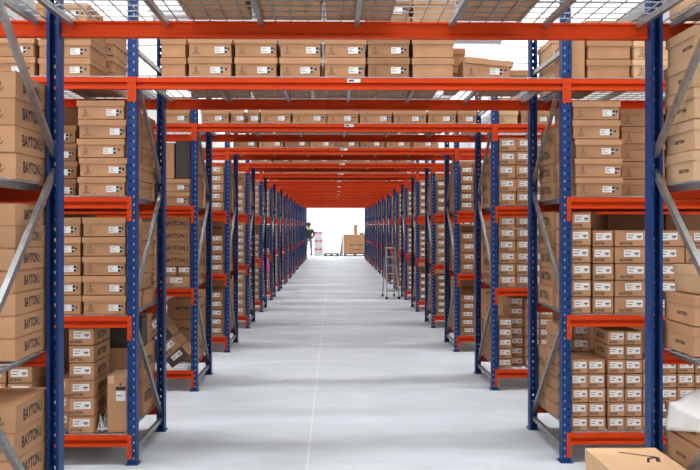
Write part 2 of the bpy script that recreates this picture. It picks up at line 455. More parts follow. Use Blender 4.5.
DOT.face([(.0075 * math.cos(2 * PI * i / 12), -.0006, .0075 * math.sin(2 * PI * i / 12)) for i in range(12)], 'ink')
DOT = DOT.mesh('finger_hole')

# ------------------------------------------------------------------ cartons
CACHE = {}
def cached(key, f):
    if key not in CACHE: CACHE[key] = f()
    return CACHE[key]
def rd(x): return round(x, 3)
def lidded(label, x, y, z, w, h, d, rz=0.0, mat='kraft', sticker=True, emblem=True, side_text=0, cat='carton', group='lidded cartons', tint=None, rot=None):
    """lift-off lid carton, base centre at (x, y, z), front towards -y"""
    w, h, d = rd(w), rd(h), rd(d)
    t = thing('lidded_carton', label, cat, (x, y, z), rz, group)
    if rot: t.rotation_euler = rot
    lh = rd(h * .34)
    bm_ = cached(('lb', w, h, d, mat), lambda: MB().box(-w/2+.006, w/2-.006, -d/2+.006, d/2-.006, 0, h-.0065, mat).mesh('body', .003))
    def lid():
        mb = MB(); a, c = w/2, d/2; z0, z1 = h - lh, h - .0040
        mb.box(-a, a, -c, c, h - .0060, z1, mat)
        mb.box(-a, a, -c, -c + .0025, z0, z1 - .002, mat).box(-a, a, c - .0025, c, z0, z1 - .002, mat)
        mb.box(-a, -a + .0025, -c + .0025, c - .0025, z0, z1 - .002, mat).box(a - .0025, a, -c + .0025, c - .0025, z0, z1 - .002, mat)
        return mb.mesh('lid')
    obj('body', bm_, t); obj('lid', cached(('ll', w, h, d, mat), lid), t)
    fy = -d/2 + .0052; bz = (h - lh) * .5
    sc = min(1.0, (h - lh) / .055)
    if sticker:
        jx = R.uniform(-.02, .02) * w / .3
        o = obj('sticker', STICKER, t, (w * .22 + jx, fy, bz + .002), (0, R.uniform(-.05, .05), 0), (sc, 1, sc)); o['label'] = 'white and black sticker'
        obj('finger_hole', DOT, t, (w * .40 + jx * .5, fy, bz + R.uniform(.004, .012)))
    if emblem: obj('emblem', EMBLEM, t, (-w * .32, fy - .0008, bz), (0, 0, 0), (.05 * sc, 1, .05 * sc))
    for sd in ((-1, 1) if side_text == 2 else (side_text,) if side_text else ()):
        obj('lettering', small, t, (sd * (w/2 - .0052), R.uniform(-.08, .02), bz + .002), (0, 0, sd * PI/2), (.030, 1, .020))
    return t
def shoebox(label, x, y, z, w, h, d, rz=0.0, mat='kraft', side_text=0, group='end-on shoe boxes', detail=2, rot=None, lw=None, blackend=False, back=False):
    """small end-on box with one long white label and a line of print"""
    w, h, d = rd(w), rd(h), rd(d)
    if detail == 0:
        def f():
            mb = MB(); mb.box(-w/2, w/2, -d/2, d/2, 0, h - .0015, mat)
            mb.box(-w*.36, w*.36, -d/2 - .001, -d/2 - .0002, h*.42, h*.80, 'paper')
            mb.box(w*.10, w*.30, -d/2 - .0014, -d/2 - .001, h*.50, h*.64, 'ink')
            mb.box(-w*.38, -w*.02, -d/2 - .001, -d/2 - .0002, h*.12, h*.24, 'ink_soft')
            return mb.mesh('shoe_box')
        o = obj('shoe_box', cached(('s0', w, h, d, mat), f), None, (x, y, z), (0, 0, rz))
        return tag(o, label, 'box', group)
    t = thing('shoe_box', label, 'box', (x, y, z), rz, group)
    if rot: t.rotation_euler = rot
    obj('body', cached(('sb', w, h, d, mat), lambda: MB().box(-w/2, w/2, -d/2, d/2, 0, h - .0045, mat).mesh('body', .005)), t)
    def lip():
        mb = MB(); mb.box(-w/2 + .004, w/2 - .004, -d/2 - .0012, -d/2 + .02, h - .0085, h - .0042, mat)
        return mb.mesh('tuck_flap')
    obj('tuck_flap', cached(('sf', w, h, d, mat), lip), t)
    lw = lw or min(.105, w * .76); lh = min(.046, h * .45)
    o = obj('label', LONG, t, (R.uniform(-.05, .05) * w, -d/2 - .0004, h * .60), (0, R.uniform(-.03, .03), 0), (lw, 1, lh)); o['label'] = 'white paper label'
    if blackend:
        o = obj('printed_band', cached(('bk', w, h, d), lambda: MB().box(-w/2 + .001, w/2 - .001, -d/2 - .0003, -d/2, 0.002, h - .004, 'black_card').mesh('printed_band')), t); o['label'] = 'black printed end'
    elif detail == 2: obj('lettering', small, t, (-w * .20, -d/2 - .0004, h * .19), (0, 0, 0), (min(.50 * w / SW, .024), 1, h * .20))
    if side_text:
        k = min(.62 * d / LW, h * .62)
        for sd in ((-1, 1) if side_text == 2 else (side_text,)):
            obj('lettering', dark_word, t, (sd * (w/2 + .0006), 0, h * .45), (0, 0, sd * PI/2), (k, 1, k))
    return t
def printed(label, x, y, z, w, h, d, rz=0.0, mat='kraft', sides=(1,), front=True, group='printed cartons', k=None, rot=None):
    """glued carton with a big black word on its sides"""
    w, h, d = rd(w), rd(h), rd(d)
    t = thing('printed_carton', label, 'carton', (x, y, z), rz, group)
    if rot: t.rotation_euler = rot
    obj('body', cached(('pb', w, h, d, mat), lambda: MB().box(-w/2, w/2, -d/2, d/2, 0, h - .004, mat).mesh('body', .002)), t)
    obj('top_flap', cached(('pf', w, h, d, mat), lambda: MB().box(-w/2, w/2, -d/2, -.001, h - .0035, h - .001, mat).box(-w/2, w/2, .001, d/2, h - .0035, h - .001, mat).mesh('top_flap')), t)
    kk = k or min(.78 * d / LW, h * .52)
    for sd in sides:
        obj('lettering', LETTER, t, (sd * (w/2 + .0006), 0, h * .48), (0, 0, sd * PI/2), (kk, 1, min(kk * 1.25, h * .6)))
    if front:
        kf = min(.86 * w / LW, h * .48)
        obj('lettering', LETTER, t, (w * .03, -d/2 - .0006, h * .45), (0, 0, 0), (kf, 1, kf))
    return t
def large(label, x, y, z, w, h, d, rz=0.0, mat='kraft', text=True, group='plain large cartons', rot=None):
    w, h, d = rd(w), rd(h), rd(d)
    t = thing('large_carton', label, 'carton', (x, y, z), rz, group)
    if rot: t.rotation_euler = rot
    obj('body', cached(('gb', w, h, d, mat), lambda: MB().box(-w/2, w/2, -d/2, d/2, 0, h - .005, mat).mesh('body', .002)), t)
    obj('top_flap', cached(('gf', w, h, d, mat), lambda: MB().box(-w/2, w/2, -d/2, -.0015, h - .0045, h - .0015, mat).box(-w/2, w/2, .0015, d/2, h - .0045, h - .0015, mat).mesh('top_flap')), t)
    if text:
        kf = min(.5 * w / SW, h * .2)
        obj('lettering', dark_word, t, (0, -d/2 - .0006, h * .55), (0, 0, 0), (kf, 1, kf))
        ks = min(.5 * d / SW, h * .2)
        for sd in (-1, 1): obj('lettering', dark_word, t, (sd * (w/2 + .0006), 0, h * .55), (0, 0, sd * PI/2), (ks, 1, ks))
    return t

TIER = ['lowest', 'second up', 'third up', 'fourth up', 'fifth up', 'sixth up', 'seventh up', 'eighth up', 'ninth up']
def where(kind, i, col, lvl, n, s, n_tiers, back=False):
    """words that lead to one carton: tier, stack, shelf, rack row, side"""
    tier = 'topmost' if (i == n_tiers - 1 and i > 0) else TIER[i]
    st = ('rear stack' if back else '%s stack' % ORD[col])
    if back and col: st = '%s rear stack' % ORD[col]
    post = '' if back else ' from post'
    return '%s, %s, %s%s, %s, %s %s rack' % (kind, tier, st, post, SHELF[lvl], ORD[n], SIDE[s])

def stack(n, s, lvl, col, u, w, h, d, cnt, fn, kind, yoff=.03, back=False, jit=.004, z0=0.0, i0=0, tot=None, shift=None, **kw):
    """cnt cartons, inner side at u from the aisle clear edge"""
    tot = tot or cnt + i0
    for i in range(cnt):
        x = s * (HALF + u + w / 2 + R.uniform(0, jit) + (shift[i] if shift else 0)); y = yf(n) + yoff + d / 2 + R.uniform(-jit, jit)
        fn(where(kind, i + i0, col, lvl, n, s, tot, back), x, y, LV[lvl] + DECK + z0 + i * h, w, h, d, R.uniform(-.012, .012) if jit else 0,
           group='%s in the %s rack' % ({lidded: 'lidded cartons', shoebox: 'shoe boxes', printed: 'printed cartons', large: 'large cartons'}[fn], ORD[n]), **kw)

# ---- first rack row
U0 = POST + .012
stack(0, -1, 2, 0, U0, .34, .112, .40, 4, printed, 'brown BAYTON carton'.replace(' BAYTON', ' printed'), yoff=.555, jit=.003)
stack(0, -1, 1, 0, U0, .34, .0935, .41, 7, printed, 'flat printed carton', yoff=.545, jit=.004)
stack(0, -1, 0, 0, U0, .34, .113, .41, 5, printed, 'sturdy printed carton', yoff=.545, jit=.003)
stack(0, -1, 2, 1, U0 + .36, .34, .112, .40, 4, printed, 'brown printed carton', yoff=.56, jit=.003)
stack(0, 1, 2, 0, U0 + .012, .36, .134, .32, 5, lidded, 'tan lidded carton', yoff=.62, mat='kraft_pale', side_text=-1, sticker=False, emblem=False, jit=.01)
stack(0, 1, 1, 0, U0 + .006, .38, .130, .34, 2, lidded, 'tan lidded carton', yoff=.60, mat='kraft', side_text=-1, sticker=False, emblem=False, tot=3)
lidded('short lidded carton turned sideways on its stack, second shelf, first ladder-side rack', HALF + U0 + .27, yf(0) + .80, LV[1] + DECK + .2605, .42, .125, .30, .03, mat='kraft_pale', sticker=False, emblem=False, group='lidded cartons in the first rack')
stack(0, 1, 0, 0, U0, .40, .126, .40, 4, lidded, 'wide lidded carton', yoff=.52, mat='kraft', side_text=-1, sticker=False, emblem=False, jit=.012)
for lv, h_, c_ in ((1, .0935, 7), (0, .113, 5)):
    stack(0, -1, lv, 1, U0 + .36, .34, h_, .41, c_, printed, 'sturdy printed carton' if lv == 0 else 'flat printed carton', yoff=.545, jit=.003)
stack(0, 1, 2, 1, U0 + .40, .36, .134, .32, 5, lidded, 'tan lidded carton', yoff=.60, mat='kraft_pale', sticker=False)
stack(0, 1, 0, 1, U0 + .44, .40, .126, .40, 4, lidded, 'wide lidded carton', yoff=.52, mat='kraft', sticker=False)
# boxes on the deck over the aisle, seen through the mesh from below
xs = [(-.775, .30), (-.46, .305), (-.145, .31), (.46, .31)]
for i, (x0, w_) in enumerate(xs):
    lidded('brown carton lying on the mesh overhead, %s from worker-side post, first rack' % ORD[i], x0 + w_/2, yf(0) + .73, LV[3] + DECK, w_, .125, .42, 0, group='cartons over the aisle on the first rack')
for i, (x0, w_) in enumerate(xs):
    lidded('brown carton on the overhead mesh by its outer edge, %s from worker-side post' % ORD[i], x0 + w_/2, yf(0) + .25, LV[3] + DECK, w_, .125, .42, 0, group='cartons over the aisle on the first rack')
stack(0, 1, 3, 0, U0 + .02, .36, .13, .55, 2, lidded, 'tan lidded carton', yoff=.38, mat='kraft_pale')

# ---- second rack row, worker side
stack(1, -1, 2, 0, U0 + .006, .302, .121, .46, 5, lidded, 'lidded carton with sticker', yoff=.02, shift=[-.004, -.010, .002, -.006, .002], jit=.003)
stack(1, -1, 2, 0, U0, .30, .118, .40, 5, lidded, 'lidded carton', yoff=.52, back=True, jit=.02)
stack(1, -1, 2, 1, U0 + .345, .28, .116, .42, 4, lidded, 'shaded lidded carton', yoff=.16, mat='kraft_dark', jit=.02)  # darker board puts shade into the colour of this set-back stack
stack(1, -1, 2, 2, U0 + .68, .30, .12, .42, 5, lidded, 'shaded lidded carton', yoff=.10, mat='kraft_dark')  # colour again carries the shade of a deep stack
stack(1, -1, 1, 0, U0, .274, .1235, .46, 5, lidded, 'lidded carton with sticker', yoff=.02, jit=.003)
stack(1, -1, 1, 1, U0 + .285, .27, .1235, .46, 5, lidded, 'lidded carton with sticker', yoff=.02, jit=.003)
stack(1, -1, 1, 2, U0 + .57, .30, .1235, .46, 5, lidded, 'lidded carton with sticker', yoff=.02, jit=.003)
stack(1, -1, 1, 0, U0, .30, .115, .38, 5, lidded, 'lidded carton', yoff=.54, back=True, jit=.02)
stack(1, -1, 0, 1, U0 + .20, .155, .111, .39, 6, shoebox, 'shoe box with white label', yoff=.02, side_text=1, jit=.006)
stack(1, -1, 0, 2, U0 + .385, .15, .111, .39, 3, shoebox, 'shoe box with white label', yoff=.12, jit=.004)
stack(1, -1, 0, 3, U0 + .60, .15, .105, .39, 5, shoebox, 'shoe box with white label', yoff=.04, jit=.004)
stack(1, -1, 0, 4, U0 + .765, .15, .105, .39, 5, shoebox, 'shoe box with white label', yoff=.04, jit=.004)
stack(1, -1, 0, 5, U0 + .93, .15, .105, .39, 5, shoebox, 'shoe box with white label', yoff=.04, jit=.004)
stack(1, -1, 0, 0, U0, .42, .235, .42, 2, printed, 'big brown printed carton', yoff=.50, back=True, jit=.01, front=False)
stack(1, -1, 3, 0, U0 + .22, .33, .117, .38, 4, lidded, 'lidded carton with sticker', yoff=.02, jit=.004, shift=[0, 0, .0, .02])
stack(1, -1, 3, 0, U0 + .20, .33, .117, .40, 4, lidded, 'lidded carton', yoff=.52, back=True, jit=.01)
stack(1, -1, 3, 1, U0 + .575, .32, .125, .40, 2, lidded, 'lidded carton with sticker', yoff=.02, jit=.004)
stack(1, -1, 3, 2, U0 + .93, .32, .125, .40, 3, lidded, 'lidded carton with sticker', yoff=.02, jit=.004)
t = thing('black_carton', 'black carton on the big printed cartons behind the post, bottom shelf, second worker-side rack', 'carton', (-(HALF + U0 + .12), yf(1) + .595, LV[0] + DECK + .4705))
obj('body', MB().box(-.11, .11, -.085, .085, 0, .19, 'black_card').mesh('body', .002), t); obj('lid', MB().box(-.111, .111, -.086, .086, .191, .205, 'black_card').mesh('lid'), t)
for i in range(2):
    lidded('lidded carton beside black carton on big printed cartons, %s of two, second worker-side rack' % ['lower', 'upper'][i], -(HALF + U0 + .17), yf(1) + .80, LV[0] + DECK + .4705 + i * .105, .30, .105, .22, 0, group='lidded cartons in the second rack')
# tall carton standing on end beside the shoe boxes
t = thing('upright_carton', 'tall slim carton standing on end with small printed label, beside the post, bottom shelf', 'carton', (-(HALF + U0 + .066), yf(1) + .17, LV[0] + DECK), .04)
obj('body', MB().box(-.062, .062, -.13, .13, 0, .352, 'kraft').mesh('body', .002), t)
obj('top_flap', MB().box(-.060, .060, -.131, .12, .353, .357, 'kraft_pale').box(-.058, -.02, -.133, -.131, .31, .354, 'kraft_pale').mesh('top_flap'), t)
obj('sticker', MB().box(-.008, .052, -.1318, -.131, .20, .262, 'paper').box(-.004, .03, -.1325, -.1318, .23, .236, 'ink_soft').mesh('sticker'), t)
obj('printed_band', MB().box(-.010, .052, -.1318, -.131, .268, .29, 'ink').mesh('printed_band'), t)
obj('finger_hole', DOT, t, (.02, -.131, .305))
# tilted carton on the big ones
# crumpled film
def crumple(nx, ny, sx, sy, amp, mat, seed, drop=None, thick=.0015):
    r = random.Random(seed); mb = MB(); P = {}
    for i in range(nx + 1):
        for j in range(ny + 1):
            x, y = -sx/2 + sx * i / nx, -sy/2 + sy * j / ny
            z = amp * (math.sin(i * 1.9 + seed) * math.cos(j * 1.3) * .5 + r.uniform(0, 1))
            P[i, j] = drop(x, y, z) if drop else (x + r.uniform(-.3, .3) * sx / nx, y + r.uniform(-.3, .3) * sy / ny, max(0.001, z))
    vs = [P[i, j] for i in range(nx + 1) for j in range(ny + 1)]
    mb.v = vs; kx = mb.mi(mat)
    for i in range(nx):
        for j in range(ny):
            a = i * (ny + 1) + j; mb.f.append((a, a + ny + 1, a + ny + 2, a + 1)); mb.m.append(kx)
    return mb
o = obj('plastic_film', crumple(5, 9, .042, .24, .085, 'film', 4), None, (-(HALF + U0 + .166), yf(1) + .16, LV[0] + DECK + .002)); tag(o, 'crumpled white plastic film between shoe boxes and tall carton on bottom shelf', 'plastic film')
sm = o.modifiers.new('solid', 'SOLIDIFY'); sm.thickness = .0012

# ---- second rack row, ladder side
stack(1, 1, 2, 0, U0, .305, .122, .46, 3, lidded, 'lidded carton with sticker', yoff=.02, shift=[.022, .018, .02], jit=.004, tot=5)
stack(1, 1, 2, 0, U0, .31, .122, .46, 2, lidded, 'lidded carton with sticker', yoff=.02, jit=.004, z0=.366, i0=3, tot=5)
stack(1, 1, 2, 1, U0 + .352, .30, .116, .42, 5, lidded, 'shaded lidded carton', yoff=.16, mat='kraft', sticker=False, jit=.012)
stack(1, 1, 2, 2, U0 + .69, .30, .116, .42, 5, lidded, 'shaded lidded carton', yoff=.06, mat='kraft', jit=.012)
stack(1, 1, 2, 0, U0, .31, .125, .40, 4, printed, 'brown printed carton', yoff=.53, back=True, sides=(-1,), front=False, jit=.02)
sh = [(U0 - .006, .126, 6), (U0 + .135, .130, 5), (U0 + .276, .235, 5), (U0 + .523, .20, 5), (U0 + .735, .20, 5), (U0 + .95, .20, 5)]
for c, (u, w_, cnt) in enumerate(sh):
    stack(1, 1, 1, c, u, w_, .1085 if c < 1 else .107, .38, cnt, shoebox, 'shoe box with white label' if c < 2 else 'wider labelled shoe box', yoff=.02, jit=.004, side_text=-1 if c == 0 else 0)
stack(1, 1, 1, 0, U0 - .004, .30, .132, .42, 5, printed, 'brown printed carton', yoff=.50, back=True, sides=(-1,), front=False, jit=.02)
for c in range(9):
    u = U0 - .006 + c * .1125 + (.012 if c >= 2 else 0)
    cnt = 5 if c < 2 else 7 if c < 4 else 5
    stack(1, 1, 0, c, u, .107, .0915, .30, cnt, shoebox, 'small labelled shoe box', yoff=.02, jit=.003, side_text=-1 if c in (0, 2) else 0)
for c in range(2):
    stack(1, 1, 0, c, U0 - .006 + c * .1125, .107, .0915, .30, 7, shoebox, 'small set-back shoe box', yoff=.36, jit=.003, back=True)
stack(1, 1, 0, 2, U0 - .004, .35, .215, .26, 2, printed, 'big brown printed carton', yoff=.68, back=True, sides=(-1,), front=False, jit=.006)
stack(1, 1, 3, 0, U0 - .004, .085, .26, .40, 1, large, 'narrow upright carton', yoff=.02, text=False, jit=.002)
stack(1, 1, 3, 1, U0 + .098, .285, .125, .44, 3, lidded, 'plain lidded carton', yoff=.03, sticker=False, emblem=False, jit=.004)
stack(1, 1, 3, 2, U0 + .39, .30, .12, .46, 3, lidded, 'pale lidded carton', yoff=-.0 + .01, mat='kraft_pale', sticker=False, jit=.006)
stack(1, 1, 3, 3, U0 + .71, .30, .12, .46, 3, lidded, 'pale lidded carton', yoff=.01, mat='kraft_pale', jit=.006)
stack(1, 1, 3, 0, U0, .32, .125, .42, 3, lidded, 'pale lidded carton', yoff=.52, back=True, mat='kraft_pale', sticker=False, jit=.01)

# ---- over the aisle, second rack row
def over(n, specs, desc_rack):
    for c, (x0, w_, h_, d_, cnt, mat, stk, yo) in enumerate(specs):
        for i in range(cnt):
            lab = '%s carton over the aisle, %s, %s column from worker-side post, %s rack' % ({'kraft': 'brown', 'kraft_dark': 'darker brown', 'kraft_pale': 'pale tan'}[mat], TIER[i] if not (i == cnt - 1 and i) else 'topmost', ORD[c], ORD[n])
            lidded(lab, x0 + w_/2 + R.uniform(-.003, .003), yf(n) + yo + d_/2, LV[3] + DECK + i * h_, w_ - .012, h_, d_, R.uniform(-.004, .004), mat=mat, sticker=stk, emblem=stk, group='cartons over the aisle on the %s rack' % ORD[n])
def X1(px): return (px - 333.7) / 157.4 - .107
cols = [(160, 187.5, 2, 'kraft', False, .045), (188, 233.5, 2, 'kraft', True, .02), (234, 278.5, 2, 'kraft', True, .02), (279, 322.5, 2, 'kraft', True, .02),
        (323, 366.5, 2, 'kraft', True, .02), (367, 411.5, 4, 'kraft_dark', True, .015), (412, 456, 4, 'kraft', False, .02), (457, 475, 2, 'kraft', False, .32)]
over(1, [(X1(a), X1(b) - X1(a), .127, .45, n_, m_, s_, yo) for a, b, n_, m_, s_, yo in cols], 1)
def back_row(n, x0=-1.22, x1=1.22):
    x = x0; i = 0
    while x < x1 - .25:
        w_ = R.uniform(.38, .46); w_ = min(w_, x1 - x)
        large('plain carton at the rear over the aisle, %s from worker-side post, %s rack' % (ORD[i], ORD[n]), x + w_/2, yf(n) + .72, LV[3] + DECK, w_ - .008, .16, .42, 0, text=False, group='rear cartons over the aisle on the %s rack' % ORD[n])
        x += w_ + R.choice([0, .02]); i += 1
back_row(1, -1.12, .66); back_row(2, -1.15, 1.2)
# opened carton with its lid askew, and the carton behind it
t = lidded('brown carton with its lid knocked askew over the aisle, beside the bright gap, second rack', X1(488), yf(1) + .15, LV[3] + DECK, .31, .118, .25, 0, group='cartons over the aisle on the second rack')
for ch in t.children:
    if ch.name.startswith('lid'): ch.rotation_euler = (0, .09, .02); ch.location = (.004, -.004, .004)
lidded('brown carton behind the askew lid over the aisle, beside the ladder-side post, second rack', X1(520), yf(1) + .62, LV[3] + DECK, .30, .125, .42, 0, sticker=False, group='cartons over the aisle on the second rack')

# ---- third rack row
def X3(px): return (px - 333.7) / 109.3 - .107
cols = [(200, 229), (230, 244), (247, 259), (260, 291), (292, 326), (327, 358), (359, 392), (393, 427), (428, 457), (458, 478)]
over(2, [(X3(a), X3(b + 1) - X3(a), .122, .44, 1, 'kraft', True, .02) for a, b in cols], 2)
stack(2, -1, 3, 0, U0, .30, .122, .44, 2, lidded, 'lidded carton with sticker', yoff=.02)
stack(2, 1, 3, 0, U0, .18, .122, .44, 2, lidded, 'pale lidded carton', yoff=.02, mat='kraft_pale', sticker=False)
stack(2, 1, 3, 1, U0 + .2, .30, .122, .44, 2, lidded, 'lidded carton with sticker', yoff=.02)
stack(2, -1, 2, 0, U0, .29, .122, .42, 2, lidded, 'lidded carton with sticker', yoff=.02)
o = thing('black_carton', 'black carton standing on brown cartons beside the post, third shelf, third rack', 'carton', (-(HALF + U0 + .068), yf(2) + .24, LV[2] + DECK + .245))
obj('body', MB().box(-.066, .066, -.2, .2, 0, .33, 'black_card').mesh('body', .002), o); obj('lid', MB().box(-.067, .067, -.201, .201, .331, .345, 'black_card').mesh('lid'), o)
large('slim brown carton upright beside the black carton, third shelf, third rack', -(HALF + U0 + .215), yf(2) + .24, LV[2] + DECK + .245, .13, .33, .40, 0, text=False)
stack(2, -1, 2, 0, U0, .30, .12, .42, 5, lidded, 'lidded carton', yoff=.50, back=True, jit=.015)
stack(2, -1, 2, 1, U0 + .33, .30, .12, .42, 5, lidded, 'lidded carton', yoff=.05)
# second shelf: one box, two small ones, four printed cartons
stack(2, -1, 1, 0, U0, .27, .110, .40, 1, shoebox, 'wide shoe box with white label', yoff=.02, tot=6)
for c in range(2):
    shoebox('small shoe box under printed cartons, %s from post, second shelf, third worker-side rack' % ORD[c], -(HALF + U0 + .055 + c * .125), yf(2) + .21, LV[1] + DECK + .110, .112, .085, .38, 0)
stack(2, -1, 1, 0, U0, .26, .112, .40, 4, printed, 'dark printed carton', yoff=.02, z0=.196, i0=2, tot=6, sides=(1,), mat='kraft_dark', jit=.004)
stack(2, -1, 1, 1, U0 + .30, .28, .12, .40, 5, lidded, 'lidded carton', yoff=.03)
stack(2, -1, 1, 0, U0, .30, .13, .42, 5, printed, 'brown printed carton', yoff=.52, back=True, jit=.01)
# bottom shelf: slumped, tilted boxes with black ends
a = math.radians(38)
for i in range(4):
    w_, h_ = .19, .115
    base = Vector((-(HALF + U0 + .31), yf(2) + .24, LV[0] + DECK + .004))
    # pivot on the lower corner towards the post: rotate about +y
    up = Vector((math.sin(-a), 0, math.cos(a))); rt = Vector((math.cos(a), 0, math.sin(a)))
    p = base + Vector((.16, 0, 0)) + rt * (w_/2 - .08 * 0) + up * (i * (h_ + .001))
    shoebox('tilted box with black end in a slumped pile, %s, bottom shelf, third rack' % (TIER[i] if i < 3 else 'topmost'), p.x - .02, p.y, p.z, w_, h_, .36, rot=(0, -a, 0), blackend=(i in (0, 2)), group='slumped boxes in the third rack', side_text=0)
stack(2, -1, 0, 0, U0, .30, .20, .40, 3, large, 'brown carton', yoff=.52, back=True, jit=.01)
stack(2, -1, 0, 1, U0 + .48, .30, .12, .40, 5, lidded, 'lidded carton', yoff=.03)
# ladder side
for c, (u, w_, cnt) in enumerate([(U0 - .004, .158, 5), (U0 + .162, .158, 5), (U0 + .33, .158, 5)]):
    stack(2, 1, 2, c, u, w_, .125, .40, cnt, shoebox, 'shoe box with white label', yoff=.02, jit=.003, side_text=-1 if c == 0 else 0)
    stack(2, 1, 1, c, u, w_, .108, .40, 6, shoebox, 'shoe box with white label', yoff=.02, jit=.003, side_text=-1 if c == 0 else 0)
stack(2, 1, 2, 0, U0, .30, .13, .42, 4, printed, 'brown printed carton', yoff=.50, back=True, sides=(-1,), front=False, jit=.02)
stack(2, 1, 1, 0, U0, .30, .13, .42, 4, printed, 'brown printed carton', yoff=.50, back=True, sides=(-1,), front=False, jit=.02)
for c in range(4):
    cnt = 5 if c == 0 else 7 if c < 3 else 6
    stack(2, 1, 0, c, U0 - .004 + c * .128, .122, .0925, .34, cnt, shoebox, 'small labelled shoe box', yoff=.02 if c != 1 else .12, jit=.003, side_text=-1 if c == 0 else 0)
stack(2, 1, 0, 0, U0, .30, .19, .40, 2, large, 'brown carton', yoff=.52, back=True, jit=.01)

# filler cartons added at the back of the shelves to close bright gaps
for n in (1, 2):
    for s in (-1, 1):
        for lv in range(3):
            for c in range(3):
                if (n, s, lv) == (1, 1, 0) and c == 0: continue
                u = U0 + .435 + c * .42
                large('plain filler carton at the back, %s from post, %s, %s %s rack' % (ORD[c], SHELF[lv], ORD[n], SIDE[s]), s * (HALF + u + .2), yf(n) + .79, LV[lv] + DECK,   .405, .645, .28, 0, text=False, mat='kraft_dark', group='filler cartons at the back of the %s rack' % ORD[n])
# ---- racks further along
PINK_ROW = 6
for n in range(3, 8):
    for s in (-1, 1):
        for lv in range(3):
            h_ = R.choice([.098, .106, .115, .122]); cnt = min(6, int(.63 / h_)); cnt -= R.choice([0, 0, 1])
            w_ = R.uniform(.155, .20); det = 1 if n < 5 else 0
            if n == PINK_ROW and s < 0 and lv == 1: cnt = 1
            mt = R.choice(['kraft', 'kraft', 'kraft_dark'])
            stack(n, s, lv, 0, U0, w_, h_, .40, cnt, shoebox, 'shoe box with white label', yoff=.02, jit=.003, detail=det, mat=mt)
            if n < 6 or s > 0 or True:
                stack(n, s, lv, 0, U0, .32, R.choice([.19, .2, .21]), .42, 3, large, 'brown carton', yoff=.50, back=True, jit=.01, text=(n < 5))
                stack(n, s, lv, 1, U0 + w_ + .03, .32, R.choice([.19, .2, .21]), .42, 3, large, 'brown carton', yoff=.03, jit=.006, text=(n < 5))
    if n < 6:
        back_row(n)
        cs = []; x = -1.30
        while x < 1.03:
            ww = R.uniform(.27, .31); cs.append((x, ww, .122, .44, 1, R.choice(['kraft', 'kraft', 'kraft_dark']), n < 5, .02)); x += ww + R.choice([.005, .005, .03])
        over(n, cs, n)
# too many to count by the far end: one mass of cartons
mb = MB()
for n in range(6, NROWS):
    x = -1.27
    while x < 1.0:
        ww = R.uniform(.27, .31); mb.box(x, x + ww - .01, yf(n) + .03, yf(n) + .45, LV[3] + DECK, LV[3] + DECK + .12, 'kraft'); x += ww
    if n < 8: continue
    for s in (-1, 1):
        for lv in range(3):
            for (ua, yo, dd) in ((U0, .02, .42), (U0, .50, .42), (U0 + .24, .02, .9)):
                h_ = R.uniform(.1, .125); z = LV[lv] + DECK; ww = R.uniform(.18, .23) if yo < .1 and dd < .8 else .5
                if dd > .8 or yo > .1: h_ *= 2
                while z < LV[lv] + .66 - h_:
                    xa, xb = sorted((s * (HALF + ua), s * (HALF + ua + ww)))
                    mb.box(xa, xb, yf(n) + yo, yf(n) + yo + dd, z, z + h_ - .002, R.choice(['kraft', 'kraft', 'kraft_dark']))
                    if dd < .8 and yo < .1: mb.box(xa + .03, xb - .03, yf(n) + yo - .001, yf(n) + yo, z + h_ * .42, z + h_ * .8, 'paper')
                    z += h_
tag(obj('distant_carton_mass', mb), 'brown cartons filling the shelves of the racks beyond the ladder', 'cartons', None, 'stuff')

# ------------------------------------------------------------------ loose things
# carton on the floor at the ladder-side post of the first rack
t = thing('floor_carton', 'brown carton with a black corner mark on its lid, standing on the floor by post', 'carton', (1.168, yf(0) + .55, 0))
obj('body', MB().box(-.155, .155, -.22, .22, .001, .505, 'kraft_pale').mesh('body', .002), t)
obj('lid', MB().box(-.157, .157, -.222, .222, .506, .52, 'kraft_pale').box(-.157, -.1555, -.222, .222, .46, .506, 'kraft_pale').box(.1555, .157, -.222, .222, .46, .506, 'kraft_pale').box(-.1555, .1555, .2205, .222, .46, .506, 'kraft_pale').mesh('lid', .001), t)
mk = MB()
def stroke(a, b, w_=.007):
    a, b = Vector((a[0], a[1], .5205)), Vector((b[0], b[1], .5205)); mk.bar(a, b, w_ * 2.2, .0006, 'ink')
stroke((-.03, .15), (.105, .065), .006); stroke((.105, .065), (.085, -.005), .008); stroke((.105, .065), (.060, .045), .007); stroke((.060, .045), (.040, -.01), .005)
obj('printed_mark', mk.mesh('printed_mark'), t)
# white paper hanging over the lidded cartons on the bottom shelf, first rack
def drape(x, y, z):
    # a sheet bulging over the carton top; its edge folds down over the aisle side, longer towards the post
    e = -.06
    wob = .010 * math.sin(y * 17) + .006 * math.sin(x * 23 + y * 9) + z * .12
    if x > e:
        q = min(1, (x - e) / .12)
        return (x, y, 0.004 + .06 * q * q * (3 - 2 * q) * (.75 + .25 * math.sin(y * 9 + 1)) + abs(wob) * q)
    dpt = (e - x) * (.55 + .9 * (y + .19) / .38)
    return (e - .012 - abs(wob) * .5 - dpt * .10, y + dpt * .06, .004 - dpt)
tp = LV[0] + DECK + 4 * .126
p = crumple(20, 16, .30, .38, .02, 'paper', 2, drape)
o = obj('paper_sheet', p.mesh('paper_sheet', smooth=True), None, (HALF + U0 + .072, yf(0) + .655, tp + .003)); tag(o, 'white paper sheet draped over the edge of the wide lidded carton, bottom shelf', 'paper sheet')
sm = o.modifiers.new('solid', 'SOLIDIFY'); sm.thickness = .0008
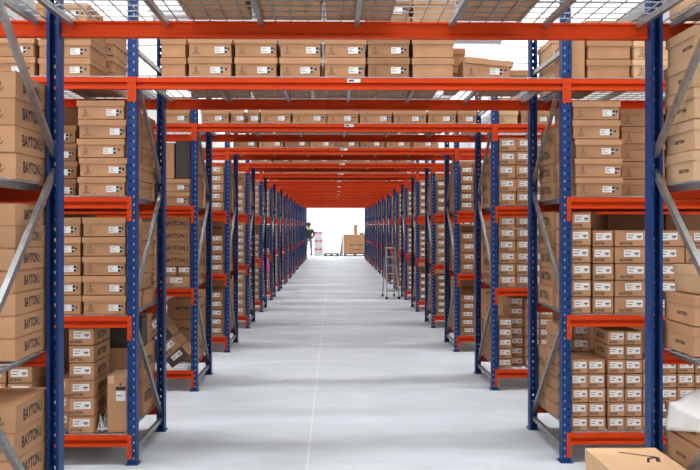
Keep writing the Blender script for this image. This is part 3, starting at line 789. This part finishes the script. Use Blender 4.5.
# black carton and pink bag hanging on the seventh rack, worker side
x6 = -(HALF + U0 + .085)
t = thing('black_carton', 'black carton above the pink bag on the second shelf, worker side', 'carton', (x6, yf(6) + .22, LV[1] + DECK + .125))
obj('body', MB().box(-.075, .075, -.2, .2, 0, .40, 'black_card').mesh('body', .002), t); obj('lid', MB().box(-.076, .076, -.201, .201, .401, .42, 'black_card').mesh('lid'), t)
t = thing('hanging_bag', 'pink plastic bag hanging from an orange beam under the black carton', 'bag', (x6 + .02, yf(6) - .045, .60))
bm = MB(); ring = []
for j in range(7):
    f_ = j / 6; wd = .075 - .03 * f_; dp = .03 - .012 * f_
    ring.append([(wd * math.cos(2 * PI * i / 12) * (1 + .08 * math.sin(i * 3 + j)), dp * math.sin(2 * PI * i / 12), .29 * f_) for i in range(12)])
for j in range(6):
    for i in range(12):
        bm.face([ring[j][i], ring[j][(i + 1) % 12], ring[j + 1][(i + 1) % 12], ring[j + 1][i]], 'pink')
bm.face(ring[0][::-1], 'pink'); bm.face(ring[6], 'pink')
obj('bag_body', bm, t)
obj('carry_loop', MB().tube((-.02, 0, .28), (-.012, .012, .342), .006, 'pink').tube((.02, 0, .28), (.012, .012, .342), .006, 'pink').tube((-.014, .012, .345), (.014, .012, .345), .006, 'pink').mesh('carry_loop'), t)

# step ladder leaning open in the aisle
t = thing('step_ladder', 'aluminium step ladder standing open in the aisle against the racks', 'ladder', (1.10, 17.95, 0), math.radians(4))
H = 1.04
for sx in (-1, 1):
    obj('stile', MB().bar((sx * .13, -.36, .02), (sx * .09, -.02, H), .05, .024, 'alu', up=(1, 0, 0)).mesh('stile'), t)
    obj('rear_leg', MB().bar((sx * .125, .36, .02), (sx * .09, .03, H - .04), .04, .02, 'alu', up=(1, 0, 0)).mesh('rear_leg'), t)
    obj('rubber_foot', MB().box(sx * .13 - .025, sx * .13 + .025, -.39, -.33, 0, .05, 'rubber').mesh('rubber_foot'), t)
    obj('rubber_foot', MB().box(sx * .125 - .02, sx * .125 + .02, .33, .39, 0, .05, 'rubber').mesh('rubber_foot'), t)
for i in range(5):
    f_ = (i + 1) / 6; yy = -.36 + .34 * f_; hw = .13 - .04 * f_
    obj('tread', MB().box(-hw, hw, yy - .02, yy + .06, H * f_ - .02, H * f_ + .01, 'alu').mesh('tread'), t)
obj('top_cap', MB().box(-.11, .11, -.07, .07, H - .01, H + .03, 'alu').mesh('top_cap', .006), t)
obj('cross_bar', MB().bar((-.115, .26, .42), (.115, .26, .42), .025, .015, 'alu').mesh('cross_bar'), t)

# worker by the end gate (back half turned to the camera)
def person(loc, rz):
    V = []; E = []; Rr = []
    def v(x, y, z, r): V.append((x, y, z)); Rr.append(r); return len(V) - 1
    def e(a, b): E.append((a, b))
    pel = v(0, 0, .90, .135); wa = v(0, .01, 1.04, .125); ch = v(0, .015, 1.24, .150); sh_ = v(0, .0, 1.38, .10); nk = v(0, -.005, 1.45, .052); hd0 = v(0, -.015, 1.53, .080); hd = v(0, -.02, 1.60, .092); hd2 = v(0, -.012, 1.66, .07)
    for a, b in ((pel, wa), (wa, ch), (ch, sh_), (sh_, nk), (nk, hd0), (hd0, hd), (hd, hd2)): e(a, b)
    for s in (-1, 1):
        hp = v(s * .09, 0, .84, .092); kn = v(s * .105, -.015 - .03 * s, .47, .062); an = v(s * .11, .01 - .05 * s, .09, .043); to = v(s * .125, -.15 - .05 * s, .045, .035)
        e(pel, hp); e(hp, kn); e(kn, an); e(an, to)
        so = v(s * .185, .0, 1.36, .06); el = v(s * .235, .02, 1.10, .045); wr = v(s * .215, -.12, .90, .033); pa = v(s * .20, -.165, .85, .032)
        e(ch, so); e(so, el); e(el, wr); e(wr, pa)
        for q in range(4):
            f1 = v(s * .20 + (q - 1.5) * .019, -.195, .812 + .004 * q, .0095); f2 = v(s * .20 + (q - 1.5) * .019, -.205, .775 + .006 * abs(q - 1), .0085)
            e(pa, f1); e(f1, f2)
        th = v(s * .17, -.20, .85, .010); e(pa, th); th2 = v(s * .165, -.218, .82, .009); e(th, th2)
    me = bpy.data.meshes.new('body'); me.from_pydata(V, E, [])
    t = thing('person', 'person in black jacket with lime collar and grey trousers standing at the bright end', 'person', loc, rz)
    o = obj('body', me, t)
    md = o.modifiers.new('skin', 'SKIN'); md.use_smooth_shade = True
    me.skin_vertices[0].data[0].use_root = True
    for i, r in enumerate(Rr): me.skin_vertices[0].data[i].radius = (r, r * (.82 if i in (0, 1, 2) else 1))
    sb = o.modifiers.new('sub', 'SUBSURF'); sb.levels = 1; sb.render_levels = 2
    dg = bpy.context.evaluated_depsgraph_get(); dg.update()
    m2 = bpy.data.meshes.new_from_object(o.evaluated_get(dg))
    o.modifiers.clear(); o.data = m2
    m2.materials.clear()
    for k in ('skin', 'trousers', 'jacket', 'rubber'): m2.materials.append(M[k])
    for p in m2.polygons:
        c = p.center
        if c.z < .085: k = 3
        elif c.z < .90 and abs(c.x) < .19 and c.y > -.155: k = 1
        elif c.z > 1.445: k = 0
        elif c.z < .89: k = 0
        else: k = 2
        p.material_index = k; p.use_smooth = True
    # hair cap, face, ears, collar
    def ell(name, c, r, mat, zmin=None, cut=None):
        bm = bmesh.new(); bmesh.ops.create_uvsphere(bm, u_segments=16, v_segments=10, radius=1)
        for q in bm.verts: q.co = Vector((q.co.x * r[0] + c[0], q.co.y * r[1] + c[1], q.co.z * r[2] + c[2]))
        if cut: bmesh.ops.delete(bm, geom=[q for q in bm.verts if cut(q.co)], context='VERTS')
        me = bpy.data.meshes.new(name); bm.to_mesh(me); bm.free(); me.materials.append(M[mat])
        for p in me.polygons: p.use_smooth = True
        return obj(name, me, t)
    ell('hair', (0, .0, 1.625), (.098, .108, .115), 'hair', cut=lambda q: q.y < -.06 and q.z < 1.67 or q.z < 1.53)
    for s in (-1, 1):
        ell('ear', (s * .093, -.005, 1.60), (.012, .022, .032), 'skin'); ell('eye', (s * .034, -.106, 1.61), (.013, .008, .009), 'ink')
    ell('nose', (0, -.116, 1.585), (.014, .02, .024), 'skin'); ell('mouth', (0, -.102, 1.545), (.026, .008, .007), 'red_print')
    col = ell('collar', (0, .005, 1.385), (.135, .125, .075), 'vest', cut=lambda q: q.z > 1.43); col['label'] = 'lime yellow collar band'
    return t
person((-1.36, 43.3, 0), math.radians(205)).scale = (1.2, 1.2, 1.0)

# white boxes with red print, stacked by the worker
for i in range(3):
    t = thing('white_carton', 'white carton with red print beside the worker, %s of three stacked' % ['lowest', 'middle', 'topmost'][i], 'carton', (-.872, 44.0, i * .42), 0, 'white cartons by the gate')
    obj('body', MB().box(-.22, .22, -.2, .2, .001, .40, 'white_box').mesh('body', .004), t)
    obj('lid', MB().box(-.222, .222, -.202, .202, .401, .418, 'white_box').mesh('lid'), t)
    o = obj('printed_band', MB().box(-.215, -.04, -.2035, -.2, .30, .37, 'red_print').box(.02, .18, -.2035, -.2, .30, .37, 'red_print').mesh('printed_band'), t); o['label'] = 'red printed bars'
def pallet(label, x, y, w_, d_):
    t = thing('wooden_pallet', label, 'pallet', (x, y, 0), 0, 'pallets at the end of the aisle')
    for i in range(7):
        a = -w_/2 + (w_ - .1) * i / 6
        obj('deck_board', cached(('pb', d_), lambda: MB().box(0, .1, -d_/2, d_/2, .122, .144, 'wood').mesh('deck_board')), t, (a, 0, 0))
    for j in range(3):
        yy = -d_/2 + .05 + (d_ - .1) * j / 2
        obj('stringer_board', cached(('ps', w_), lambda: MB().box(-w_/2, w_/2, -.05, .05, .100, .1215, 'wood').mesh('stringer_board')), t, (0, yy, 0))
        for i in range(3):
            obj('block', cached('pk', lambda: MB().box(-.06, .06, -.05, .05, .022, .0995, 'wood').mesh('block')), t, (-w_/2 + .06 + (w_ - .12) * i / 2, yy, 0))
        obj('skid_board', cached(('pk2', w_), lambda: MB().box(-w_/2, w_/2, -.05, .05, 0, .0215, 'wood').mesh('skid_board')), t, (0, yy, 0))
    return t
pallet('empty wooden pallet on the floor between white cartons and the huge carton', -.21, 43.6, .76, 1.0)
pallet('wooden pallet under the huge brown carton', 1.0, 43.6, 1.14, 1.0)
t = thing('pallet_carton', 'huge brown carton with printed lines on a pallet at the bright end', 'carton', (.97, 43.6, .146))
obj('body', MB().box(-.56, .56, -.48, .48, 0, .93, 'kraft').mesh('body', .006), t)
obj('lid', MB().box(-.565, .565, -.485, .485, .931, .955, 'kraft_pale').mesh('lid', .003), t)
o = obj('lettering', dark_word, t, (.08, -.4815, .42), (0, 0, 0), (.2, 1, .10))
obj('printed_band', MB().box(-.1, .4, -.482, -.480, .18, .21, 'ink_soft').mesh('printed_band'), t)
t = thing('edge_protector', 'upright tan cardboard post standing on the huge carton', 'cardboard post', (1.03, 43.5, .146 + .956))
obj('angle', MB().box(-.085, .085, -.012, .012, 0, .50, 'kraft').box(.061, .085, .012, .10, 0, .50, 'kraft').mesh('angle'), t); obj('end_cap', MB().box(-.087, .087, -.014, .10, .501, .515, 'kraft_pale').mesh('end_cap'), t)
o = thing('strapping_tool', 'small black strapping tool lying on the huge carton', 'tool', (1.34, 43.4, .146 + .956))
obj('tool_body', MB().box(-.11, .11, -.05, .05, 0, .07, 'rubber').mesh('tool_body', .01), o); obj('tool_grip', MB().bar((-.10, 0, .085), (.08, 0, .115), .03, .03, 'rubber').mesh('tool_grip', .006), o)
# white sheet slumped against the huge carton
mb = MB()
def sheet_point(u, v):
    # narrow bent sheet, wide at the floor and tapering to a corner at the top
    wd_ = .175 * (1 - v) ** 1.3 + .015
    return (-wd_ * (1 - u), -.30 + .25 * v + .05 * math.sin(u * 3) - .10 * u * (1 - v), .006 + 1.12 * v)
for a_ in range(5):
    for b_ in range(8):
        u0, u1, v0, v1 = a_ / 5, (a_ + 1) / 5, b_ / 8, (b_ + 1) / 8
        mb.face([sheet_point(u0, v0), sheet_point(u1, v0), sheet_point(u1, v1), sheet_point(u0, v1)], 'foam')
me = mb.mesh('foam_sheet'); bm = bmesh.new(); bm.from_mesh(me); bmesh.ops.remove_doubles(bm, verts=bm.verts[:], dist=.0005); bm.to_mesh(me); bm.free()
o = obj('foam_sheet', me, None, (.375, 43.6, 0)); tag(o, 'pale grey packing sheet leaning beside the huge carton at the end', 'packing sheet')
sm = o.modifiers.new('solid', 'SOLIDIFY'); sm.thickness = .006

# ------------------------------------------------------------------ light and view
wd = bpy.data.worlds.new('world'); scene.world = wd; wd.use_nodes = True
wd.node_tree.nodes['Background'].inputs[0].default_value = (.9, .95, 1, 1); wd.node_tree.nodes['Background'].inputs[1].default_value = 0.5
scene.view_settings.view_transform = 'Standard'; scene.view_settings.look = 'None'; scene.view_settings.gamma = 1; scene.view_settings.use_curve_mapping = False
scene.view_settings.exposure = -2.47
try:
    scene.cycles.use_denoising = True; scene.cycles.max_bounces = 8; scene.cycles.diffuse_bounces = 5; scene.cycles.sample_clamp_indirect = 6
except Exception: pass
